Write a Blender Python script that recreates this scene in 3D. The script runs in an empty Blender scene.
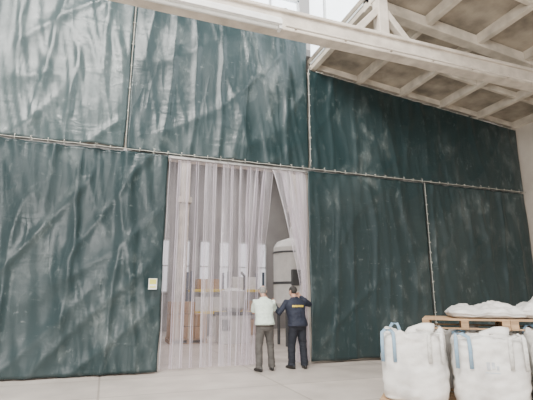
import bpy, math, random, bmesh
from mathutils import Vector, Matrix, noise
from mathutils.bvhtree import BVHTree
random.seed(4)
S=bpy.context.scene
# ---------------------------------------------------------------- materials
def mk(name,c1,c2=None,scale=3,rough=.6,bump=0,bscale=20,metal=0,stretch=(1,1,1),spec=.5,lo=.35,hi=.65,emit=None,es=1,rough2=None):
    m=bpy.data.materials.new(name); m.use_nodes=True
    nt=m.node_tree; N=nt.nodes; L=nt.links
    b=N['Principled BSDF']
    b.inputs['Roughness'].default_value=rough
    b.inputs['Metallic'].default_value=metal
    b.inputs['Specular IOR Level'].default_value=spec
    tc=N.new('ShaderNodeTexCoord'); mp=N.new('ShaderNodeMapping')
    mp.inputs['Scale'].default_value=stretch
    L.new(tc.outputs['Object'],mp.inputs['Vector'])
    c2=c2 or tuple(x*.85 for x in c1)
    n=N.new('ShaderNodeTexNoise'); n.inputs['Scale'].default_value=scale; n.inputs['Detail'].default_value=6
    L.new(mp.outputs['Vector'],n.inputs['Vector'])
    r=N.new('ShaderNodeValToRGB')
    r.color_ramp.elements[0].position=lo; r.color_ramp.elements[1].position=hi
    r.color_ramp.elements[0].color=(*c2,1); r.color_ramp.elements[1].color=(*c1,1)
    L.new(n.outputs['Fac'],r.inputs['Fac']); L.new(r.outputs['Color'],b.inputs['Base Color'])
    if bump:
        n2=N.new('ShaderNodeTexNoise'); n2.inputs['Scale'].default_value=bscale; n2.inputs['Detail'].default_value=4
        L.new(mp.outputs['Vector'],n2.inputs['Vector'])
        bp=N.new('ShaderNodeBump'); bp.inputs['Strength'].default_value=bump; bp.inputs['Distance'].default_value=.02
        L.new(n2.outputs['Fac'],bp.inputs['Height']); L.new(bp.outputs['Normal'],b.inputs['Normal'])
    if emit:
        b.inputs['Emission Color'].default_value=(*emit,1); b.inputs['Emission Strength'].default_value=es
    return m

def tarp_mat(nm,base,sheen,rlo,rhi,bs):
    m=bpy.data.materials.new(nm); m.use_nodes=True
    nt=m.node_tree; N=nt.nodes; L=nt.links; b=N['Principled BSDF']
    tc=N.new('ShaderNodeTexCoord')
    def nz(scale,st,detail=6,rot=(0,0,0),dist=0):
        mp=N.new('ShaderNodeMapping'); mp.inputs['Scale'].default_value=st; mp.inputs['Rotation'].default_value=rot
        L.new(tc.outputs['Object'],mp.inputs['Vector'])
        n=N.new('ShaderNodeTexNoise'); n.inputs['Scale'].default_value=scale; n.inputs['Detail'].default_value=detail
        n.inputs['Distortion'].default_value=dist
        L.new(mp.outputs['Vector'],n.inputs['Vector']); return n.outputs['Fac']
    def ramp(f,a,c,va,vc):
        r=N.new('ShaderNodeMapRange'); r.inputs['From Min'].default_value=a; r.inputs['From Max'].default_value=c
        r.inputs['To Min'].default_value=va; r.inputs['To Max'].default_value=vc; L.new(f,r.inputs['Value']); return r.outputs['Result']
    def mth(op,a,c):
        q=N.new('ShaderNodeMath'); q.operation=op
        for i,v in enumerate((a,c)):
            if isinstance(v,(int,float)): q.inputs[i].default_value=v
            else: L.new(v,q.inputs[i])
        return q.outputs[0]
    patches=ramp(nz(.55,(1,1,1.2),3,dist=.6),.46,.74,0,1)
    streak=ramp(nz(2.2,(1.3,1,.8),9,(0,.5,0),.6),.50,.70,0,1)
    fine=ramp(nz(9,(1.6,1,.8),9,dist=.4),.52,.74,0,1)
    scuff=ramp(nz(3.5,(.5,1,3.0),8,(0,.12,0),.5),.60,.74,0,1)
    dust_sheen=mth('ADD',mth('MULTIPLY',patches,.05),mth('ADD',mth('MULTIPLY',mth('MULTIPLY',patches,streak),.26),mth('MULTIPLY',mth('MULTIPLY',streak,fine),.24)))
    dust_sheen=mth('ADD',mth('ADD',dust_sheen,sheen),mth('MULTIPLY',mth('MULTIPLY',scuff,fine),.40))  # painted sheen goes on evenly, over the real dust and scuffs
    mix=N.new('ShaderNodeMix'); mix.data_type='RGBA'
    mix.inputs[6].default_value=(*base,1); mix.inputs[7].default_value=(.38,.42,.41,1)
    L.new(dust_sheen,mix.inputs[0]); L.new(mix.outputs[2],b.inputs['Base Color'])
    L.new(ramp(nz(1.3,(1,1,1)),.3,.7,rlo,rhi),b.inputs['Roughness'])
    def ridge(n,k):
        return mth('POWER',mth('SUBTRACT',1,mth('MULTIPLY',mth('ABSOLUTE',mth('SUBTRACT',n,.5),0),k)),2)
    w1=ridge(nz(1.5,(1.3,1,.25),2,(0,.12,0),.3),2.2); w2=nz(3.2,(1.3,1,.4),3,(0,-.3,0),.4); w3=ridge(nz(1.5,(.7,1,1.6),3,(0,.3,0),.6),3)
    w4=ridge(nz(4.5,(1,1,.8),2,(0,.7,0),.5),3)
    # folded-sheet regions: creases fade in and out over the sheet
    msk=ramp(nz(.5,(1,1,.8),2),.38,.6,.35,1.15)
    h=mth('MULTIPLY',mth('ADD',mth('ADD',w1,mth('MULTIPLY',w2,.5)),mth('ADD',mth('MULTIPLY',w3,.25),mth('MULTIPLY',w4,.06))),msk)
    bp=N.new('ShaderNodeBump'); bp.inputs['Strength'].default_value=bs; bp.inputs['Distance'].default_value=.055
    L.new(h,bp.inputs['Height']); L.new(bp.outputs['Normal'],b.inputs['Normal'])
    return m

def pvc_mat(nm,lo,hi):
    m=bpy.data.materials.new(nm); m.use_nodes=True
    nt=m.node_tree; N=nt.nodes; L=nt.links; b=N['Principled BSDF']
    b.inputs['Base Color'].default_value=(.76,.72,.77,1); b.inputs['Roughness'].default_value=.13
    tr=N.new('ShaderNodeBsdfTransparent'); tr.inputs['Color'].default_value=(.95,.92,.95,1)
    tl=N.new('ShaderNodeBsdfTranslucent'); tl.inputs['Color'].default_value=(.85,.80,.85,1)
    m1=N.new('ShaderNodeMixShader'); m1.inputs[0].default_value=.35
    L.new(b.outputs[0],m1.inputs[1]); L.new(tl.outputs[0],m1.inputs[2])
    tc=N.new('ShaderNodeTexCoord'); mp=N.new('ShaderNodeMapping'); mp.inputs['Scale'].default_value=(14,14,.5)
    n=N.new('ShaderNodeTexNoise'); n.inputs['Scale'].default_value=1; n.inputs['Detail'].default_value=5
    L.new(tc.outputs['Object'],mp.inputs['Vector']); L.new(mp.outputs['Vector'],n.inputs['Vector'])
    r=N.new('ShaderNodeMapRange'); r.inputs['From Min'].default_value=.35; r.inputs['From Max'].default_value=.65
    r.inputs['To Min'].default_value=lo; r.inputs['To Max'].default_value=hi; L.new(n.outputs['Fac'],r.inputs['Value'])
    mm=N.new('ShaderNodeMixShader'); L.new(r.outputs[0],mm.inputs[0])
    L.new(tr.outputs[0],mm.inputs[1]); L.new(m1.outputs[0],mm.inputs[2])
    L.new(mm.outputs[0],N['Material Output'].inputs['Surface'])
    return m

def floor_mat():
    m=mk('dusty_concrete_floor',(.66,.595,.535),(.47,.42,.375),1.3,.42,.15,30,lo=.3,hi=.7)
    nt=m.node_tree;N=nt.nodes;L=nt.links;b=N['Principled BSDF']
    src=b.inputs['Base Color'].links[0].from_socket
    tc=N.new('ShaderNodeTexCoord'); mp=N.new('ShaderNodeMapping'); L.new(tc.outputs['Object'],mp.inputs['Vector'])
    br=N.new('ShaderNodeTexBrick'); br.offset=0; br.inputs['Scale'].default_value=1
    br.inputs['Color1'].default_value=(1,1,1,1); br.inputs['Color2'].default_value=(.88,.88,.88,1); br.inputs['Mortar'].default_value=(.58,.56,.54,1)
    br.inputs['Brick Width'].default_value=3.0; br.inputs['Row Height'].default_value=1.5; br.inputs['Mortar Size'].default_value=.018
    L.new(mp.outputs['Vector'],br.inputs['Vector'])
    mx=N.new('ShaderNodeMix'); mx.data_type='RGBA'; mx.blend_type='MULTIPLY'; mx.inputs[0].default_value=.8
    L.new(src,mx.inputs[6]); L.new(br.outputs['Color'],mx.inputs[7]); L.new(mx.outputs[2],b.inputs['Base Color'])
    return m

M=dict(
 tarp=tarp_mat('dark_green_tarpaulin',(.014,.032,.035),0.0,.28,.43,.30),
 tarp2=tarp_mat('sheen_green_tarpaulin',(.015,.036,.039),.07,.27,.40,.34), pvc=pvc_mat('clear_pvc_strip',.05,.20), pvc2=pvc_mat('scuffed_pvc_strip',.18,.42), pvc3=pvc_mat('hazy_pvc_strip',.45,.8), floor=floor_mat(),  # tarp2: glancing sheen of the upper-left panel painted in as paler colour
 wall=mk('plastered_wall',(.66,.60,.52),(.56,.50,.43),1.2,.85,.2,12),
 farwall=mk('far_wall_paint',(.36,.35,.34),(.27,.26,.26),.8,.8),
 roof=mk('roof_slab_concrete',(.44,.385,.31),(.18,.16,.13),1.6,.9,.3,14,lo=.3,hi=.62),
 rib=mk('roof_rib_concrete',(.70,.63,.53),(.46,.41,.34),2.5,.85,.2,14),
 beam=mk('beam_concrete',(.70,.63,.54),(.50,.445,.38),3,.8,.2,18),
 steel=mk('galvanised_steel',(.55,.54,.52),(.40,.39,.38),8,.4,metal=.6),
 white=mk('white_enamel',(.82,.81,.78),(.72,.71,.68),5,.35),
 rope=mk('lacing_rope',(.62,.61,.54),(.40,.39,.35),14,.8),
 glass=mk('milky_glazing',(.8,.85,.9),(.7,.76,.8),2,.3,emit=(.88,.95,1.0),es=3.0),
 glass2=mk('dusty_far_glazing',(.7,.72,.75),(.6,.62,.66),2,.3,emit=(.95,.95,1.0),es=.7),
 frame=mk('window_frame_paint',(.62,.64,.64),(.5,.52,.52),4,.5),
 rack=mk('rack_steel_paint',(.10,.13,.17),(.07,.09,.12),4,.5),
 carton=mk('cardboard',(.46,.27,.13),(.36,.21,.10),3,.8),
 tape=mk('packing_tape',(.62,.50,.34),None,3,.4),
 wood=mk('pallet_wood',(.54,.35,.20),(.32,.20,.11),4,.8,.3,20,stretch=(1,6,6)),
 bag=mk('woven_polypropylene',(.78,.76,.72),(.50,.48,.455),2.8,.5,.6,7,lo=.3,hi=.58),
 strap=mk('bag_webbing',(.80,.79,.75),(.55,.54,.50),20,.7),
 strapb=mk('blue_bag_webbing',(.22,.36,.50),(.30,.42,.52),20,.7),
 ink=mk('printed_ink',(.45,.47,.50),(.58,.60,.62),30,.6),
 ink2=mk('printed_blue_ink',(.42,.53,.62),(.6,.66,.70),30,.6),
 signw=mk('sign_white',(.85,.85,.80),None,3,.4), signy=mk('sign_yellow',(.75,.70,.12),None,3,.4),
 skin=mk('skin',(.56,.33,.24),(.48,.27,.19),10,.5),
 lip=mk('lips',(.42,.17,.14),None,10,.4), eye=mk('eye_white',(.8,.78,.75),None,5,.2), iris=mk('iris',(.05,.03,.02),None,5,.2),
 greyhair=mk('grey_hair',(.34,.32,.30),(.20,.19,.18),40,.7,.5,80),
 darkhair=mk('dark_hair',(.02,.017,.015),(.035,.03,.027),40,.6,.5,80),
 shirt=mk('pale_shirt_cloth',(.74,.84,.74),(.64,.75,.66),4,.8,.4,12),
 grey_tr=mk('grey_trouser_cloth',(.10,.092,.085),(.07,.065,.06),6,.85,.4,14),
 navy=mk('navy_work_cloth',(.011,.015,.030),(.018,.023,.043),6,.75,.4,12),
 navy2=mk('navy_trouser_cloth',(.007,.009,.016),(.012,.014,.022),6,.8,.4,14),
 shoe=mk('black_shoe_leather',(.015,.014,.013),None,8,.4), belt=mk('belt_leather',(.03,.02,.015),None,8,.5),
 yellow=mk('yellow_print',(.85,.62,.06),None,6,.5),
 tank=mk('tank_paint',(.78,.78,.76),(.66,.66,.64),3,.35), darkm=mk('dark_machine_metal',(.08,.085,.09),None,6,.5),
)
# ---------------------------------------------------------------- mesh builder
class MB:
    def __init__(s): s.v=[];s.f=[];s.m=[]
    def add(s,v,f,mi=0):
        o=len(s.v); s.v+= [tuple(p) for p in v]; s.f+=[tuple(i+o for i in q) for q in f]; s.m+=[mi]*len(f)
    def box(s,c,d,mi=0,rot=None,bev=0):
        x,y,z=[k/2 for k in d]; pts=[]
        for a in(-1,1):
            for b in(-1,1):
                for e in(-1,1): pts.append(Vector((a*x,b*y,e*z)))
        if rot is not None: pts=[rot@p for p in pts]
        pts=[p+Vector(c) for p in pts]
        s.add(pts,[(0,1,3,2),(4,6,7,5),(0,4,5,1),(2,3,7,6),(0,2,6,4),(1,5,7,3)],mi)
    def tube(s,pts,rads,mi=0,n=12,side=(1,0,0),caps=True,power=2,round_ends=False):
        pts=[Vector(p) for p in pts]
        rads=[(r,r) if isinstance(r,(int,float)) else r for r in rads]
        if round_ends:
            t0=(pts[0]-pts[1]).normalized(); t1=(pts[-1]-pts[-2]).normalized()
            r0=min(rads[0]); r1=min(rads[-1])
            A=[];RA=[]
            for k in (1,.85,.5): A.append(pts[0]+t0*r0*k*.999); q=math.sqrt(max(0.02,1-k*k)); RA.append((rads[0][0]*q,rads[0][1]*q))
            B=[];RB=[]
            for k in (.5,.85,1): B.append(pts[-1]+t1*r1*k*.999); q=math.sqrt(max(0.02,1-k*k)); RB.append((rads[-1][0]*q,rads[-1][1]*q))
            pts=A+pts+B; rads=RA+rads+RB
        V=[];F=[];side=Vector(side)
        for i,p in enumerate(pts):
            a=pts[max(0,i-1)];b=pts[min(len(pts)-1,i+1)]
            t=(b-a).normalized()
            sd=(side-t*side.dot(t))
            if sd.length<1e-3: sd=Vector((0,1,0))-t*t.y
            if sd.length<1e-3: sd=Vector((0,0,1))-t*t.z
            sd.normalize(); ot=t.cross(sd)
            for k in range(n):
                an=2*math.pi*k/n; c=math.cos(an);q=math.sin(an)
                c=math.copysign(abs(c)**(2/power),c);q=math.copysign(abs(q)**(2/power),q)
                V.append(p+sd*c*rads[i][0]+ot*q*rads[i][1])
        for i in range(len(pts)-1):
            for k in range(n):
                k2=(k+1)%n; F.append((i*n+k,i*n+k2,(i+1)*n+k2,(i+1)*n+k))
        if caps:
            F.append(tuple(range(n-1,-1,-1))); o=(len(pts)-1)*n; F.append(tuple(o+k for k in range(n)))
        s.add(V,F,mi)
    def ell(s,c,r,mi=0,n=20,m=12,rot=None):
        V=[];F=[];c=Vector(c)
        for j in range(1,m):
            th=math.pi*j/m
            for k in range(n):
                ph=2*math.pi*k/n; p=Vector((r[0]*math.sin(th)*math.cos(ph),r[1]*math.sin(th)*math.sin(ph),r[2]*math.cos(th)))
                if rot is not None:p=rot@p
                V.append(c+p)
        a=Vector((0,0,r[2]));b=-a
        if rot is not None:a=rot@a;b=rot@b
        V+= [c+a,c+b]; T=len(V)-2;B=T+1
        for j in range(m-2):
            for k in range(n):
                k2=(k+1)%n; F.append((j*n+k,(j+1)*n+k,(j+1)*n+k2,j*n+k2))
        for k in range(n):
            k2=(k+1)%n; F.append((T,k,k2)); F.append((B,(m-2)*n+k2,(m-2)*n+k))
        s.add(V,F,mi)
    def mesh(s,name):
        me=bpy.data.meshes.new(name); me.from_pydata(s.v,[],s.f); me.update(); return me
    def obj(s,name,mats,smooth=False,loc=(0,0,0),rotz=0,bevel=0,autos=False):
        me=s.mesh(name)
        for m in mats: me.materials.append(m)
        me.polygons.foreach_set('material_index',s.m)
        if smooth: me.polygons.foreach_set('use_smooth',[True]*len(s.f))
        me.update()
        o=bpy.data.objects.new(name,me); S.collection.objects.link(o)
        o.location=loc;o.rotation_euler=(0,0,rotz)
        if bevel:
            b=o.modifiers.new('bevel','BEVEL'); b.width=bevel; b.segments=2; b.limit_method='ANGLE'
        return o
# ---------------------------------------------------------------- room shell
YW=9.65
def boxobj(name,c,d,mat,bevel=0):
    b=MB(); b.box(c,d); return b.obj(name,[mat],bevel=bevel)
boxobj('floor',(2,7,-.1),(20,27,.2),M['floor'])
w=MB()
w.box((-3.45,YW+.1,5.0),(9.1,.2,10)); w.box((8.25,YW+.1,2.3),(7.5,.2,4.6))
w.box((2.8,YW+.1,6.85),(3.4,.2,4.5)); 
zr=lambda x:7.46-.1*(x-4.7)
w.add([(4.5,YW,4.6),(12,YW,4.6),(12,YW,zr(12)),(4.5,YW,zr(4.5)),(4.5,YW+.2,4.6),(12,YW+.2,4.6),(12,YW+.2,zr(12)),(4.5,YW+.2,zr(4.5))],
      [(0,1,2,3),(7,6,5,4),(0,4,5,1),(2,6,7,3)])
w.obj('wall_back',[M['wall']])
boxobj('wall_right',(12.0,3.3,3.5),(.2,13,7.0),M['wall'])
g=MB(); g.box((2.8,YW+.12,9.65),(3.4,.04,1.0),0)
for i in range(5): g.box((1.12+i*.84,YW+.08,9.65),(.06,.1,1.1),1)
for z in (9.15,9.65,10.15): g.box((2.8,YW+.08,z),(3.4,.1,.06),1)
g.obj('window_1',[M['glass'],M['frame']])
g=MB(); g.box((4.78,3.3,8.65),(.04,12.5,2.1),0)
for i in range(7): g.box((4.74,-2.9+i*1.92,8.65),(.08,.06,2.1),1)
for z in (7.62,9.7): g.box((4.74,3.3,z),(.08,12.5,.06),1)
g.obj('window_2',[M['glass'],M['frame']])
c=MB()
def roofbox(x0,x1,y0,y1,t0,t1,mi):
    V=[(x0,y0,zr(x0)+t0),(x1,y0,zr(x1)+t0),(x1,y1,zr(x1)+t0),(x0,y1,zr(x0)+t0),(x0,y0,zr(x0)+t1),(x1,y0,zr(x1)+t1),(x1,y1,zr(x1)+t1),(x0,y1,zr(x0)+t1)]
    c.add(V,[(3,2,1,0),(4,5,6,7),(0,1,5,4),(1,2,6,5),(2,3,7,6),(3,0,4,7)],mi)
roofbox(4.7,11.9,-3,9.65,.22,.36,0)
x=4.72
while x<11.9:
    roofbox(x,x+.13,-3,9.64,0,.24,1); x+=1.42
for y in (9.5,8.1,6.7,5.3,3.9,2.5,1.1,-.3):
    roofbox(4.7,11.9,y-.05,y+.05,.06,.23,1)
for y in (6.75,):
    roofbox(4.7,11.9,y-.12,y+.12,-.05,.2,1)
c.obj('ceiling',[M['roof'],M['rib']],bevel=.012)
b=MB(); BY=6.4
b.box((2,BY,6.30),(20,.26,.34),0)
b.box((2,BY,6.50),(20,.36,.07),0)
for xx in (-3.2,4.78):
    b.box((xx,BY,6.95),(.22,.22,.85),0)
    r=Matrix.Rotation(math.radians(48),3,'Y'); b.box((xx+.36,BY,6.82),(.95,.14,.14),0,r)
    r=Matrix.Rotation(math.radians(-48),3,'Y'); b.box((xx-.36,BY,6.82),(.95,.14,.14),0,r)
b.obj('roof_tie_beam',[M['beam']],bevel=.015)
b=MB(); b.tube([(2.6,BY-.26,6.12),(11.8,BY-.26,6.12)],[.022,.022],0,10,side=(0,1,0))
for i in range(10): b.box((2.8+i,BY-.235,6.14),(.04,.05,.07),0)
b.obj('conduit_pipe',[M['beam']],smooth=False)
b=MB(); b.box((1.25,BY-.25,6.12),(2.5,.20,.09),0); b.box((1.25,BY-.25,6.195),(2.5,.10,.07),0)
b.tube([(.05,BY-.25,6.05),(2.45,BY-.25,6.05)],[.03,.03],1,12,side=(0,1,0))
b.box((.02,BY-.25,6.06),(.05,.14,.1),0); b.box((2.48,BY-.25,6.06),(.05,.14,.1),0)
b.obj('fluorescent_light_fixture',[M['white'],M['signw']],bevel=.006)
# ---------------------------------------------------------------- tarpaulins
YT=9.4
def nz(x,y,z=0): return noise.noise(Vector((x,y,z)))
def tarp(name,x0,x1,z0,ztop,seed,amp=1,mat='tarp'):
    nx=max(8,int((x1-x0)/.045)); nzv=int((ztop((x0+x1)/2)-z0)/.06)
    V=[];F=[]
    for j in range(nzv+1):
        v=j/nzv
        for i in range(nx+1):
            u=i/nx; x=x0+u*(x1-x0); zt=ztop(x); z=z0+v*(zt-z0)
            s=seed*7.3
            d=.11*nz(x*.45+s,z*.3,s)
            wx=x+.12*nz(x*.6+s,z*.7,s+1)
            q=nz(wx*1.7+s,z*.16,s+3); d+=.055*max(0,1-abs(q)*3.0)**2
            q=nz(wx*3.0+.6*z+s,z*.2,s+13); d+=.024*max(0,1-abs(q)*3.0)**2
            q=nz((x*.8-z*.8)*1.1+s,(z+x)*.22,s+9); d+=.035*max(0,1-abs(q)*3)**2
            d+=.010*nz(x*3.5+s,z*1.2,s+5)
            top=math.exp(-(zt-z)/.35); d+=.026*math.sin(2*math.pi*x/.36+s)*top
            ed=min(1,min(x-x0,x1-x)/.25+.15)
            d=(d-.03)*amp*ed
            zz=z
            if j==nzv: zz-=.02*abs(math.sin(math.pi*x/.36))
            if j==0: zz+=.03*nz(x*1.5+s,1)
            xx=x
            if i==0: xx+=.03*nz(z*1.3+s,4)
            if i==nx: xx+=.03*nz(z*1.3+s,8)
            V.append((xx,YT-max(-.16,min(.2,d)),zz))
    for j in range(nzv):
        for i in range(nx):
            a=j*(nx+1)+i; F.append((a,a+1,a+nx+2,a+nx+1))
    b=MB(); b.add(V,F); o=b.obj(name,[M[mat]],smooth=True)
    so=o.modifiers.new('thickness','SOLIDIFY'); so.thickness=.004
    return o
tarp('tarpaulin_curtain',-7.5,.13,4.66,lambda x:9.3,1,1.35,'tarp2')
tarp('tarpaulin_curtain',.17,4.56,4.65,lambda x:9.05,2,1.0)
tarp('tarpaulin_curtain',4.60,11.85,4.65,lambda x:zr(x)-.05,3,.65)
tarp('tarpaulin_curtain',-7.5,1.08,.03,lambda x:4.60,4,1.15)
tarp('tarpaulin_curtain',4.52,8.06,.06,lambda x:4.60,5,.65)
tarp('tarpaulin_curtain',8.09,11.85,.08,lambda x:4.60,6,.95)
r=MB()
def lace(p,q,step,wid,off=-.012):
    p=Vector(p);q=Vector(q);L_=(q-p).length;n=int(L_/step);t=(q-p).normalized()
    o=Vector((-t.z,0,t.x)) 
    pts=[p+t*(L_*k/(n*2))+Vector((0,0,-.012*abs(math.sin(k)))) for k in range(n*2+1)]
    r.tube(pts,[.007]*len(pts),0,6,side=(0,1,0))
    for k in range(n):
        cpt=p+t*(step*(k+.5))+Vector((0,-.012,0)); l=wid*random.uniform(.4,1.1); sk=random.uniform(-.04,.04)
        r.tube([cpt-o*l+t*sk,cpt+Vector((0,-.012,0)),cpt+o*l-t*sk],[.0055]*3,0,6,side=(0,1,0))
        for sg in(-1,1): r.ell(cpt+o*l*sg,(.010,.008,.010),0,8,6)
lace((-7.5,YT-.09,4.63),(11.85,YT-.09,4.63),.3,.045)
lace((.15,YT-.05,4.68),(.15,YT-.05,9.2),.55,.022)
lace((4.585,YT-.05,4.7),(4.585,YT-.05,7.4),.3,.025)
lace((8.075,YT-.05,.2),(8.075,YT-.05,4.6),.26,.028)
lace((4.8,YT-.05,zr(4.8)-.09),(11.8,YT-.05,zr(11.8)-.09),.35,.02)
r.obj('lacing_rope',[M['rope']],smooth=True)
boxobj('trim_1',(2.15,YT+.16,4.63),(19.4,.06,.12),M['steel'],.01)
b=MB(); b.box((0,0,0),(.17,.012,.22),0); b.box((0,-.008,.045),(.14,.006,.10),1); b.box((0,-.008,-.06),(.12,.006,.03),1)
b.obj('safety_sign',[M['signw'],M['signy']],loc=(.88,YT-.17,1.76),bevel=.002)
# ---------------------------------------------------------------- PVC strip curtain
p=MB()
n=16; wd=.27
def lerp(a,b,t): return a+(b-a)*t
for i in range(n):
    xc=1.24+i*(3.12/(n-1)); yo=YT+.06+(.03 if i%2 else 0)
    tgt=None
    if xc>3.58 and xc<=4.5:
        tgt=('R',4.30+.13*(xc-3.6)/.8)
    elif xc>2.7 and xc<=3.58:
        tgt=('L',xc-.34*(xc-2.7)/.88)
    V=[];F=[];rows=60;cols=12
    for j in range(rows+1):
        z=4.55-(4.49)*j/rows
        x=xc;y=yo;hw=wd/2;rot=.12*nz(i*2.7,z*.4)
        if tgt:
            hz=1.75
            if z>hz: k=(4.55-z)/(4.55-hz)
            else: k=1
            kk=k**.8
            if z<hz: 
                kk=1-.12*((hz-z)/hz)**1.0
            x=lerp(xc,tgt[1],kk)
            pull=math.sin(min(1,k)*math.pi/2)*(1 if z>hz else 1-.8*(hz-z)/hz)
            y=yo-(.10 if tgt[0]=='R' else .14)*pull+ (i%4)*.018*k
            g_=math.exp(-((z-hz)/1.1)**2)
            hw=wd/2*(1-.5*g_*(1 if tgt[0]=='R' else .4)); rot=.8*g_*(1 if i%2 else -.7)
        for q in range(cols+1):
            s=q/cols*2-1
            dx=s*hw; dy=-.028*(1-s*s)+.010*math.sin(z*2.1+i*1.7)*s+.006*math.sin(z*5+i)
            V.append((x+dx*math.cos(rot)+.012*nz(z*.8,i*3.1),y+dy+dx*math.sin(rot),z))
    mi={'R':[1,2,1,2][i%4],'L':i%2}[tgt[0]] if tgt else [0,1,0,0,1,0,1,0,0,0,1][i%11]
    for j in range(rows):
        for q in range(cols):
            a=j*(cols+1)+q
            p.add([V[a],V[a+1],V[a+cols+2],V[a+cols+1]],[(0,1,2,3)],2 if q in (0,cols-1) else mi)
po=p.obj('pvc_strip_curtain',[M['pvc'],M['pvc2'],M['pvc3']],smooth=True)
bm=bmesh.new(); bm.from_mesh(po.data); bmesh.ops.remove_doubles(bm,verts=bm.verts,dist=.0002); bm.to_mesh(po.data); bm.free()
b=MB(); b.box((2.8,YT+.09,4.595),(3.40,.06,.05),0)
for i in range(15): b.box((1.24+i*.2229,YT+.02,4.575),(.2,.010,.045),0)
b.obj('curtain_rail',[M['steel']],bevel=.004)
# ---------------------------------------------------------------- hall beyond the door
boxobj('wall_far',(4,20.4,4),(16,.2,8),M['farwall'])
boxobj('wall_far_left',(-1.5,15,4),(.2,10.6,8),M['farwall'])
boxobj('wall_far_right',(11.8,15,4),(.2,10.6,8),M['farwall'])
boxobj('ceiling_far',(5.1,15.2,8.1),(13.6,11,.2),M['farwall'])
for k in range(9):
    xx=1.4+k*.95
    g=MB(); g.box((xx,20.27,2.9),(.42,.04,2.3),0)
    for a in(-.22,.22): g.box((xx+a,20.24,2.9),(.05,.06,2.4),1)
    for z in (1.72,2.9,4.08): g.box((xx,20.24,z),(.5,.06,.06),1)
    g.obj('window_%d'%(3+k),[M['glass2'],M['frame']])
for xx in (.6,2.9,8.2,10.4):
    b=MB(); b.box((xx,18.5,4),(.4,.4,8)); b.box((xx,18.5,.15),(.5,.5,.3)); b.box((xx,18.5,5.6),(.6,.6,.25)); b.obj('concrete_column',[M['rib']],bevel=.02)
def pallet(name,loc,rz,lx=1.2,ly=1.0):
    b=MB()
    for k in range(8):
        b.box((0,-ly/2+.05+k*(ly-.1)/7,.133),(lx,.105,.022))
    for k in(-1,0,1):
        b.box((k*(lx/2-.05),0,.111),(.1,ly,.022)); b.box((k*(lx/2-.05),0,.011),(.1,ly,.022))
        for j in(-1,0,1): b.box((k*(lx/2-.05),j*(ly/2-.06),.061),(.1,.12,.078))
    for j in(-1,1): b.box((0,j*(ly/2-.05),.011),(lx,.09,.020))
    return b.obj(name,[M['wood']],loc=loc,rotz=rz,bevel=.004)
pallet('wooden_pallet',(2.65,15.3,0),0,1.25,1.1)
b=MB()
for a in range(3):
    for d in range(2):
        for e in range(3):
            if e==2 and a==2: continue
            b.box((-.4+a*.4,-.26+d*.52,.2+e*.4),(.385,.5,.385),0)
            b.box((-.4+a*.4,-.26+d*.52,.2+e*.4),(.06,.506,.39),1)
b.obj('carton_stack',[M['carton'],M['tape']],loc=(2.65,15.3,.146),bevel=.006)
b=MB()
for xx in (-1.5,0,1.5):
    for yy in(-.45,.45): b.box((xx,yy,1.25),(.09,.09,2.5),0)
    for z in(.4,1.1,1.8): b.box((xx,0,z),(.05,.9,.05),0)
for z in(.9,1.75):
    for yy in(-.45,.45): b.box((0,yy,z),(3.0,.05,.1),3)
for xx,z,wx,hh,mi in((-1.1,.0,.6,.6,1),(-.4,.0,.5,.75,2),(.75,.0,1.0,.6,1),(-.75,.95,1.1,.55,2),(.5,.95,.5,.6,1),(1.1,.95,.45,.4,1),(-.8,1.8,.9,.4,1),(.7,1.8,1.0,.5,2)):
    b.box((xx,0,z+hh/2),(wx,.75,hh),mi); b.box((xx,0,z+hh/2),(.05,.756,hh+.006),4)
b.obj('storage_rack',[M['rack'],M['carton'],M['white'],M['yellow'],M['tape']],loc=(4.6,17.6,0),bevel=.006)
b=MB()
b.box((0,0,.45),(1.0,.8,.9),0); b.box((0,0,.95),(1.1,.9,.1),1); b.tube([(0,0,1.0),(0,0,1.15),(0,0,1.7),(0,0,1.8)],[.2,.38,.42,.2],0,20)
b.box((-.35,-.42,.6),(.25,.06,.35),1); b.tube([(.4,0,1.0),(.4,0,2.2),(.4,.4,2.35)],[.05,.05,.05],1,10,side=(1,0,0))
b.obj('packing_machine',[M['tank'],M['darkm']],loc=(4.1,14.6,0),bevel=.01)
b=MB()
b.tube([(0,0,.9),(0,0,1.3),(0,0,3.1),(0,0,3.3),(0,0,3.42)],[.12,.62,.62,.5,.15],0,28)
for k in range(4):
    an=math.pi/4+k*math.pi/2; b.tube([(.5*math.cos(an),.5*math.sin(an),0),(.5*math.cos(an),.5*math.sin(an),1.5)],[.05,.05],1,10)
b.tube([(0,0,3.3),(0,0,3.75),(.2,0,3.9),(.9,0,3.9),(1.0,0,3.7),(1.0,0,0)],[.07]*6,0,12,side=(0,1,0))
b.tube([(0,0,1.0),(0,0,.5)],[.1,.1],1,12)
b.box((-.1,-.66,2.1),(.4,.14,.5),1); b.tube([(0,0,1.9),(0,0,1.98)],[.65,.65],1,28); b.tube([(0,0,2.9),(0,0,2.96)],[.65,.65],1,28)
b.obj('process_tank',[M['tank'],M['darkm']],loc=(5.75,13.3,0),bevel=.01)
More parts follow.
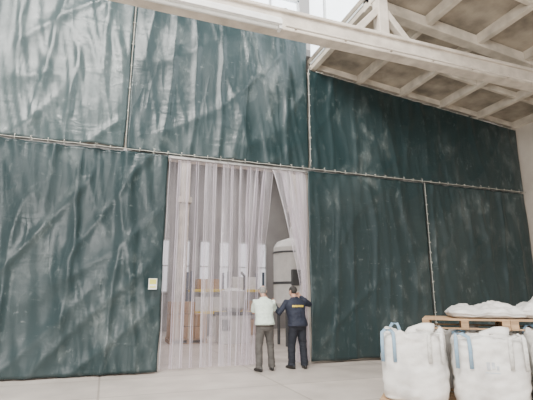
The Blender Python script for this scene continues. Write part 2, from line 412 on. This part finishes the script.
# ---------------------------------------------------------------- big bags
def project(bm_mesh_mb,pts,dirv,off):
    bv=BVHTree.FromPolygons([Vector(v) for v in bm_mesh_mb.v],bm_mesh_mb.f)
    out=[]
    for q in pts:
        h=bv.ray_cast(Vector(q),Vector(dirv))
        out.append((h[0]-Vector(dirv)*off) if h[0] is not None else None)
    return out
def big_bag(name,loc,w,h,rz,seed,prints=True,slump=0,blue=False):
    b=MB(); n=80; V=[];F=[]
    prof=[(0,.90),(.02,.95),(.08,.98),(.2,1.0),(.35,1.02),(.5,1.03),(.65,1.02),(.8,1.0),(.9,.985),(.96,.98),(1.0,.955),(1.012,.90),(.985,.74),(.96,.5),(.98,.3),(.99,.1)]
    if slump: prof=[(0,.8),(.05,.97),(.2,1.06),(.45,1.08),(.7,1.0),(.85,.85),(.95,.65),(1.0,.42),(1.05,.25),(1.1,.1)]
    fine=[]
    for k in range(len(prof)-1):
        for s in range(4): 
            t=s/4; fine.append((lerp(prof[k][0],prof[k+1][0],t),lerp(prof[k][1],prof[k+1][1],t)))
    fine.append(prof[-1])
    for (z,rr) in fine:
        for k in range(n):
            an=2*math.pi*k/n; pw=5.0 if z<.97 else 4.2
            c_=math.cos(an);s_=math.sin(an)
            R=(abs(c_)**pw+abs(s_)**pw)**(-1/pw)
            hw=w/2*rr
            x=R*c_*hw;y=R*s_*hw
            dn=.035*nz(x*3+seed*5,y*3,z*2.5)+.028*nz(x*7+seed,y*7,z*4)+.018*(1-abs(nz(an*3,z*1.2+seed,2))*2)+.020*(1-abs(nz(x*8,y*8,z*8+seed))*3.2)
            dn*=1.2
            zz=z*h
            if z>.85: zz+=(.09*nz(x*4+seed,y*4,7)+.05*nz(x*12,y*12,seed))*(1 if not slump else .5)*min(1,(z-.85)/.1)
            if slump: zz*=1+.6*nz(x*3+seed,y*3,4)+.25*nz(x*9+seed,y*9,4)
            x*=1+dn/ max(.2,rr);y*=1+dn/max(.2,rr)
            V.append((x,y,max(zz,0)))
    m=len(fine)
    for j in range(m-1):
        for k in range(n):
            k2=(k+1)%n;F.append((j*n+k,j*n+k2,(j+1)*n+k2,(j+1)*n+k))
    F.append(tuple(range(n-1,-1,-1)));F.append(tuple((m-1)*n+k for k in range(n)))
    b.add(V,F,0)
    body=MB(); body.add(V,F)
    if not slump:
        b.tube([(0,0,h*.96),(0,0,h*1.0+.02),(.04,.0,h+.05),(.12,.02,h+.055),(.2,.05,h+.04),(.27,.06,h+.02)],[.13,.07,.035,.06,.08,.09],0,16,side=(0,1,0))
    if not slump:
      for sx in(-1,1):
        for sy in(-1,1):
            cx=sx*w*.46;cy=sy*w*.5
            tz=h*.98
            hh=.03+.07*random.random(); fl=random.uniform(-.04,.04)
            pts=[(cx*.99,cy*1.06,tz-.36),(cx*.99,cy*1.065,tz-.1),(cx*.98,cy*1.05,tz+.02),(cx*.90+fl,cy*1.02,tz+hh),(cx*.70+fl,cy*1.02,tz+hh),(cx*.60,cy*1.04,tz+.02),(cx*.58,cy*1.07,tz-.1),(cx*.58,cy*1.06,tz-.36)]
            b.tube(pts,[(.024,.006)]*len(pts),4 if blue and sx<0 else 1,8,side=(1,0,0))
    if prints:
        def patch(x0,x1,z0,z1,mi):
            nx=max(2,int((x1-x0)/.03));nn=max(2,int((z1-z0)/.03));g=[(x0+(x1-x0)*i/nx,-2,z0+(z1-z0)*j/nn) for j in range(nn+1) for i in range(nx+1)]
            pr=project(body,g,(0,1,0),.006)
            if any(q is None for q in pr): return
            b.add(pr,[(j*(nx+1)+i,j*(nx+1)+i+1,(j+1)*(nx+1)+i+1,(j+1)*(nx+1)+i) for j in range(nn) for i in range(nx)],mi)
        z=h*.55
        patch(-.06,-.02,z,z+.09,2); patch(.0,.035,z+.02,z+.09,2); patch(.05,.08,z,z+.05,2); patch(-.08,.09,z-.04,z-.03,3)
    return b.obj(name,[M['bag'],M['strap'],M['ink'],M['ink2'],M['strapb']],smooth=True,loc=loc,rotz=rz)
R0=math.radians(-42)
for i,(x,y,ww,hh) in enumerate([(4.20,5.36,.84,.87),(4.88,4.72,.86,.84),(5.56,4.08,.88,.89)]):
    big_bag('bulk_bag',(x,y,.150),ww,hh,R0+random.uniform(-.04,.04),i+1,i==1,blue=True)
    pallet('wooden_pallet',(x,y,0),R0,.94,.94)
for i,(x,y) in enumerate([(5.42,5.78),(6.12,5.14),(6.82,4.5)]):
    big_bag('bulk_bag',(x,y,.150),.84,.80,R0,i+11,False)
    pallet('wooden_pallet',(x,y,0),R0,.92,.92)
pallet('wooden_pallet',(5.20,5.42,1.045),R0,1.15,1.05)
pallet('wooden_pallet',(6.06,4.65,1.045),R0,1.15,1.05)
big_bag('bulk_bag',(5.56,5.34,1.193),1.0,.17,R0+.1,21,False,1)
big_bag('bulk_bag',(6.28,4.70,1.193),.98,.24,R0-.1,22,False,1)
# ---------------------------------------------------------------- people
def remesh(mb,vox,smooth=6):
    me=mb.mesh('tmp'); o=bpy.data.objects.new('tmp',me); S.collection.objects.link(o)
    r_=o.modifiers.new('r','REMESH'); r_.mode='VOXEL'; r_.voxel_size=vox
    s_=o.modifiers.new('s','SMOOTH'); s_.factor=.5; s_.iterations=smooth
    dg=bpy.context.evaluated_depsgraph_get(); ev=bpy.data.meshes.new_from_object(o.evaluated_get(dg))
    V=[v.co.copy() for v in ev.vertices];F=[tuple(q.vertices) for q in ev.polygons];N=[v.normal.copy() for v in ev.vertices]
    bpy.data.objects.remove(o); bpy.data.meshes.remove(ev)
    return V,F,N
def elbow(sh,wr,l1,l2,hint):
    d=wr-sh;L_=min(d.length,(l1+l2)*.999);t=d.normalized()
    a=(l1*l1-l2*l2+L_*L_)/(2*L_);hh=math.sqrt(max(0,l1*l1-a*a))
    h_=(hint-t*hint.dot(t)).normalized()
    return sh+t*a+h_*hh, sh+t*L_
def segd(p,a,b):
    ab=b-a;t=max(0,min(1,(p-a).dot(ab)/ab.length_squared));return (p-(a+ab*t)).length,t
def hand(out,wr,d,pn,thumb_side,mi):
    d=d.normalized(); pn=(pn-d*pn.dot(d)).normalized(); s=d.cross(pn)
    if s.dot(thumb_side)<0: s=-s
    h=MB()
    P=lambda a,b_,c_: wr+d*a+s*b_+pn*c_
    h.tube([P(-.05,0,0),P(0,0,0),P(.03,0,.002),P(.07,0,.0),P(.092,-.002,0)],[(.027,.020),(.028,.019),(.038,.017),(.043,.015),(.040,.011)],0,16,side=s)
    for k,(off,ln,sp) in enumerate([(.031,.078,.07),(.010,.088,.02),(-.012,.082,-.03),(-.033,.064,-.09)]):
        base=P(.082,off,0); dd=(d+s*sp).normalized(); pts=[base-dd*.02,base];ang=0
        for seg,(fr,bend) in enumerate([(.45,38),(.31,50),(.24,35)]):
            ang+=math.radians(bend+k*3); dv=dd*math.cos(ang)+pn*math.sin(ang); pts.append(pts[-1]+dv*ln*fr)
        h.tube(pts,[.009,.0095,.0088,.0080,.0068],0,10,side=s,round_ends=True)
    t0=P(.015,.026,.004); t1=t0+(d*.6+s*.75+pn*.3).normalized()*.036; t2=t1+(d*.85+s*.1+pn*.6).normalized()*.032; t3=t2+(d*.7-s*.35+pn*.7).normalized()*.024
    h.tube([t0,t1,t2,t3],[.015,.0115,.0100,.0075],0,10,side=pn,round_ends=True)
    V,F,N=remesh(h,.0038,3); out.add(V,F,mi)
def man(name,loc,rz,cfg):
    out=MB(); b=MB()
    ln=cfg['lean']; tw=0
    def T(x,y,z):
        k=max(0,z-.92); return Vector((x+cfg.get('side',0)*k,y+math.sin(ln)*k,.92+k*math.cos(ln) if z>.92 else z))
    bw=cfg.get('bulk',1)
    tors=[(.80,.10,.10),(.86,.165,.120),(.94,.176,.128),(1.02,.168,.126),(1.12,.168,.126),(1.22,.182,.128),(1.32,.195,.124),(1.39,.185,.108),(1.435,.135,.09),(1.47,.075,.07),(1.50,.062,.064)]
    b.tube([T(0,.0 if z<1.3 else (z-1.3)*.05,z) for z,_,_ in tors],[(a*bw,c_*bw) for _,a,c_ in tors],0,28,power=2.3)
    hz=cfg['hem']
    b.tube([T(0,0,hz),T(0,0,hz+.03),T(0,0,hz+.12)],[(.186*bw,.140*bw),(.186*bw,.140*bw),(.172*bw,.128*bw)],0,28,power=2.3)
    b.tube([T(0,.002,1.455),T(0,.008,1.495)],[(.078,.076),(.066,.068)],0,20)
    arms=[]
    for sx,key in((-1,'L'),(1,'R')):
        sh=T(sx*.178*bw,0,1.385); wr=Vector(cfg['hand'+key]); hint=Vector(cfg['hint'+key])
        el,wr=elbow(sh,wr,.295,.265,hint); arms.append((sh,el,wr))
        b.tube([T(sx*.10,0,1.385),sh,lerp(sh,el,.3),lerp(sh,el,.6)],[.07,.074,.066,.062],0,16,round_ends=True)
        if cfg['short']:
            b.tube([lerp(sh,el,.5),lerp(sh,el,.82)],[.062,.066],0,16)
            b.tube([lerp(sh,el,.6),el,lerp(el,wr,.3),lerp(el,wr,.7),wr],[.043,.041,.043,.034,.027],0,14,round_ends=True)
        else:
            b.tube([lerp(sh,el,.5),el,lerp(el,wr,.3),lerp(el,wr,.7),lerp(el,wr,.97)],[.064,.057,.055,.047,.044],0,14,round_ends=True)
    legs=[]
    lw=cfg.get('lw',1.1)
    for sx,key in((-1,'L'),(1,'R')):
        hp=Vector((sx*.088,0,.88)); fx,fy,fr=cfg['foot'+key]
        an=Vector((fx,fy,.095)); kn=(hp+an)/2+Vector((sx*.012,.035,.03)); legs.append((hp,kn,an))
        b.tube([hp+Vector((0,0,.02)),hp,lerp(hp,kn,.5),kn,lerp(kn,an,.35),lerp(kn,an,.8),an+Vector((0,0,-.03))],[q*lw for q in (.093,.094,.086,.071,.070,.065,.068)],0,18,round_ends=False)
        R=Matrix.Rotation(fr,3,'Z')
        q=[Vector((0,-.085,.045)),Vector((0,-.06,.05)),Vector((0,0,.055)),Vector((0,.07,.042)),Vector((0,.13,.034)),Vector((0,.165,.028))]
        base=Vector((fx,fy,0))
        b.tube([base+R@v for v in q],[(.030,.040),(.038,.048),(.042,.053),(.047,.040),(.044,.032),(.030,.022)],0,16,side=R@Vector((1,0,0)),power=2.6,round_ends=True)
        b.tube([base+R@Vector((0,-.10,.012)),base+R@Vector((0,-.02,.012)),base+R@Vector((0,.09,.012)),base+R@Vector((0,.18,.012))],[(.030,.012),(.038,.012),(.048,.012),(.026,.012)],0,14,side=R@Vector((1,0,0)),power=3)
    V,F,N=remesh(b,.0105,5)
    def arm_hit(p):
        for sh,el,wr in arms:
            d2,t2=segd(p,el,wr); d1,t1=segd(p,sh,el)
            if d2<.075 and d2<d1+.01 and (p-sh).length>.1: return 'fore'
            if d1<.085 and t1>.25: return 'up%.2f'%t1
        return None
    mats=[]
    hemz=T(0,0,hz).z
    for f in F:
        p_=sum((V[i] for i in f),Vector())/len(f); a=arm_hit(p_) if p_.z>.95 else None
        if a=='fore': mi=3 if cfg['short'] else 0
        elif a and cfg['short'] and float(a[2:])>.83: mi=3
        elif p_.z<.068: mi=2
        elif p_.z<hemz and not a: mi=1
        else: mi=0
        if mi==1 and p_.z>hemz-.035 and cfg.get('belt'): mi=8
        mats.append(mi)
    vm={}
    for f,mi in zip(F,mats):
        for i in f: vm[i]=max(vm.get(i,0),mi)
    V2=[]
    for i,v in enumerate(V):
        k=vm.get(i,0)
        if k in(0,1):
            if k==1:
                w_=.007*nz(v.x*6,v.y*6,v.z*11+3)+.005*(1-abs(nz(v.x*8,v.y*8,v.z*20))*3)*(1 if (v.z<.25 or .42<v.z<.58) else .3)
            else:
                w_=.009*nz(v.x*7+3,v.y*7,v.z*6)+.005*(1-abs(nz(v.x*13+v.z*9,v.y*9,v.z*12))*3)
            v=v+N[i]*w_
        V2.append(v)
    o0=len(out.f); out.add(V2,F,0); out.m[o0:]=mats
    clothed=MB(); clothed.add(V2,F)
    for (sh,el,wr),key,sx in zip(arms,('L','R'),(-1,1)):
        d=(wr-el).normalized()*.55+Vector(cfg['fing'+key])*.45
        hand(out,wr+(wr-el).normalized()*.012,d,Vector(cfg['palm'+key]),Vector(cfg['thumb'+key]),3)
    hc=T(0,.035,1.625)+Vector(cfg.get('headoff',(0,0,0)))
    HR=Matrix.Rotation(cfg['yaw'],3,'Z')@Matrix.Rotation(cfg['nod'],3,'X')
    H=lambda x,y,z: hc+HR@Vector((x,y,z))
    h=MB()
    h.tube([T(0,.0,1.44),T(0,.01,1.50),H(0,-.01,-.05)],[(.060,.062),(.057,.058),(.055,.057)],0,18)
    h.ell(H(0,-.012,.028),(.078,.097,.090),0,24,16,HR)
    h.ell(H(0,.022,-.03),(.063,.067,.084),0,24,16,HR)
    h.ell(H(0,.056,-.082),(.028,.024,.022),0,14,10,HR)
    h.ell(H(0,.074,.022),(.050,.014,.010),0,14,10,HR)
    h.tube([H(0,.080,.012),H(0,.094,-.012),H(0,.103,-.026)],[.009,.012,.014],0,10,round_ends=True)
    for sx in(-1,1):
        h.ell(H(sx*.014,.090,-.030),(.009,.010,.008),0,10,8,HR)
        h.ell(H(sx*.044,.058,-.022),(.018,.016,.016),0,12,8,HR)
        h.ell(H(sx*.080,-.012,-.008),(.008,.019,.032),0,12,10,HR@Matrix.Rotation(sx*.35,3,'Z'))
        h.ell(H(sx*.087,-.020,.008),(.006,.012,.016),0,10,8,HR)
    V,F,N=remesh(h,.0048,3); fm=[];hv=set()
    iv=HR.inverted()
    def is_hair(p_):
        q=iv@(p_-hc)
        if abs(q.x)>.079 and q.z<.035: return False
        line=.072-(.11*max(0,min(1,(.065-q.y)/.09)))
        if q.y<-.045: line=-.055
        if cfg.get('bald') and q.z>.085 : return False
        return q.z>line
    for f in F:
        p_=sum((V[i] for i in f),Vector())/len(f); hh=is_hair(p_); fm.append(4 if hh else 3)
        if hh: hv.update(f)
    V=[v+(N[i]*(cfg['hairt']+.003*nz(v.x*60,v.y*60,v.z*60)) if i in hv else Vector()) for i,v in enumerate(V)]
    o0=len(out.f); out.add(V,F,3); out.m[o0:]=fm
    for sx in(-1,1):
        out.ell(H(sx*.031,.068,.002),(.0125,.012,.010),6,12,8,HR); out.ell(H(sx*.031,.0775,.002),(.0055,.004,.0055),7,10,6,HR)
        out.tube([H(sx*.016,.087,.024),H(sx*.034,.085,.029),H(sx*.050,.074,.024)],[.003,.004,.0025],4,8)
    out.ell(H(0,.083,-.052),(.022,.008,.0035),5,12,6,HR); out.ell(H(0,.081,-.059),(.019,.008,.004),5,12,6,HR)
    if cfg.get('text'):
        x=-.135
        while x<.12:
            wd_=random.choice([.016,.02,.022])
            g=[(x,-1,1.285),(x+wd_,-1,1.285),(x+wd_,-1,1.325),(x,-1,1.325)]
            g=[tuple(Vector(q)+Vector((cfg.get('side',0)*.4,0,0))) for q in g]
            pr=project(clothed,g,(0,1,0),.004)
            if all(q is not None for q in pr): out.add(pr,[(0,1,2,3)],9)
            x+=wd_+.006
    mats_=[cfg['top'],cfg['tr'],M['shoe'],M['skin'],cfg['hair'],M['lip'],M['eye'],M['iris'],M['belt'],M['yellow']]
    return out.obj(name,mats_,smooth=True,loc=loc,rotz=rz)
man('man',(3.20,8.90,0),0,dict(lean=.13,side=.0,hem=.925,short=True,bulk=1.12,belt=True,
   handL=(.02,.40,1.30),hintL=(-.7,-.3,-.8),handR=(.20,.36,1.42),hintR=(.5,-.1,-.8),
   fingL=(.6,.3,.5),palmL=(.3,-1,.1),thumbL=(0,0,1),fingR=(-.2,.5,.8),palmR=(-.5,-.8,0),thumbR=(-1,0,.2),
   footL=(-.13,-.02,.25),footR=(.18,.06,-.2),yaw=-.25,nod=-.12,hairt=.003,bald=True,top=M['shirt'],tr=M['grey_tr'],hair=M['greyhair']))
man('man',(3.98,8.95,0),0.05,dict(lean=.14,side=-.06,hem=.88,short=False,bulk=1.20,lw=1.2,
   handL=(-.43,.26,1.34),hintL=(-.1,-.5,-.9),handR=(.26,.33,1.50),hintR=(.8,-.2,-.6),
   fingL=(-.5,.6,.3),palmL=(.4,-1,0),thumbL=(0,0,1),fingR=(-.2,.4,.8),palmR=(-.6,-.8,0),thumbR=(-1,0,.2),
   footL=(-.13,.05,.3),footR=(.14,-.03,-.25),yaw=.3,nod=-.10,hairt=.007,text=True,top=M['navy'],tr=M['navy2'],hair=M['darkhair']))
# ---------------------------------------------------------------- light
W=bpy.data.worlds.new('World'); S.world=W; W.use_nodes=True
bg=W.node_tree.nodes['Background']; bg.inputs[0].default_value=(1,.975,.95,1); bg.inputs[1].default_value=1.2
def area(name,loc,tgt,sx,sy,p,col):
    l=bpy.data.lights.new(name,'AREA'); l.shape='RECTANGLE'; l.size=sx;l.size_y=sy;l.energy=p;l.color=col
    o=bpy.data.objects.new(name,l); S.collection.objects.link(o); o.location=loc
    o.rotation_euler=(Vector(tgt)-Vector(loc)).to_track_quat('-Z','Y').to_euler()
area('skylight_lamp',(-3.5,1,12.5),(0,8,3),9,3,3600,(1,.98,.94))
area('added_sheen_lamp',(-3.5,-9,4.5),(0,9,3),7,4,1500,(1,.98,.95))  # added area light behind the camera, for sheen and contrast on the tarps
area('far_hall_lamp',(4,15,7.8),(4,15,0),9,7,660,(1,.95,.93))
# ---------------------------------------------------------------- camera
cd=bpy.data.cameras.new('camera'); cam=bpy.data.objects.new('camera',cd); S.collection.objects.link(cam)
cd.sensor_width=36; cd.lens=29.05; cam.location=(0,0,1.5)
cam.rotation_euler=(math.radians(102.7),0,math.radians(-20)); S.camera=cam
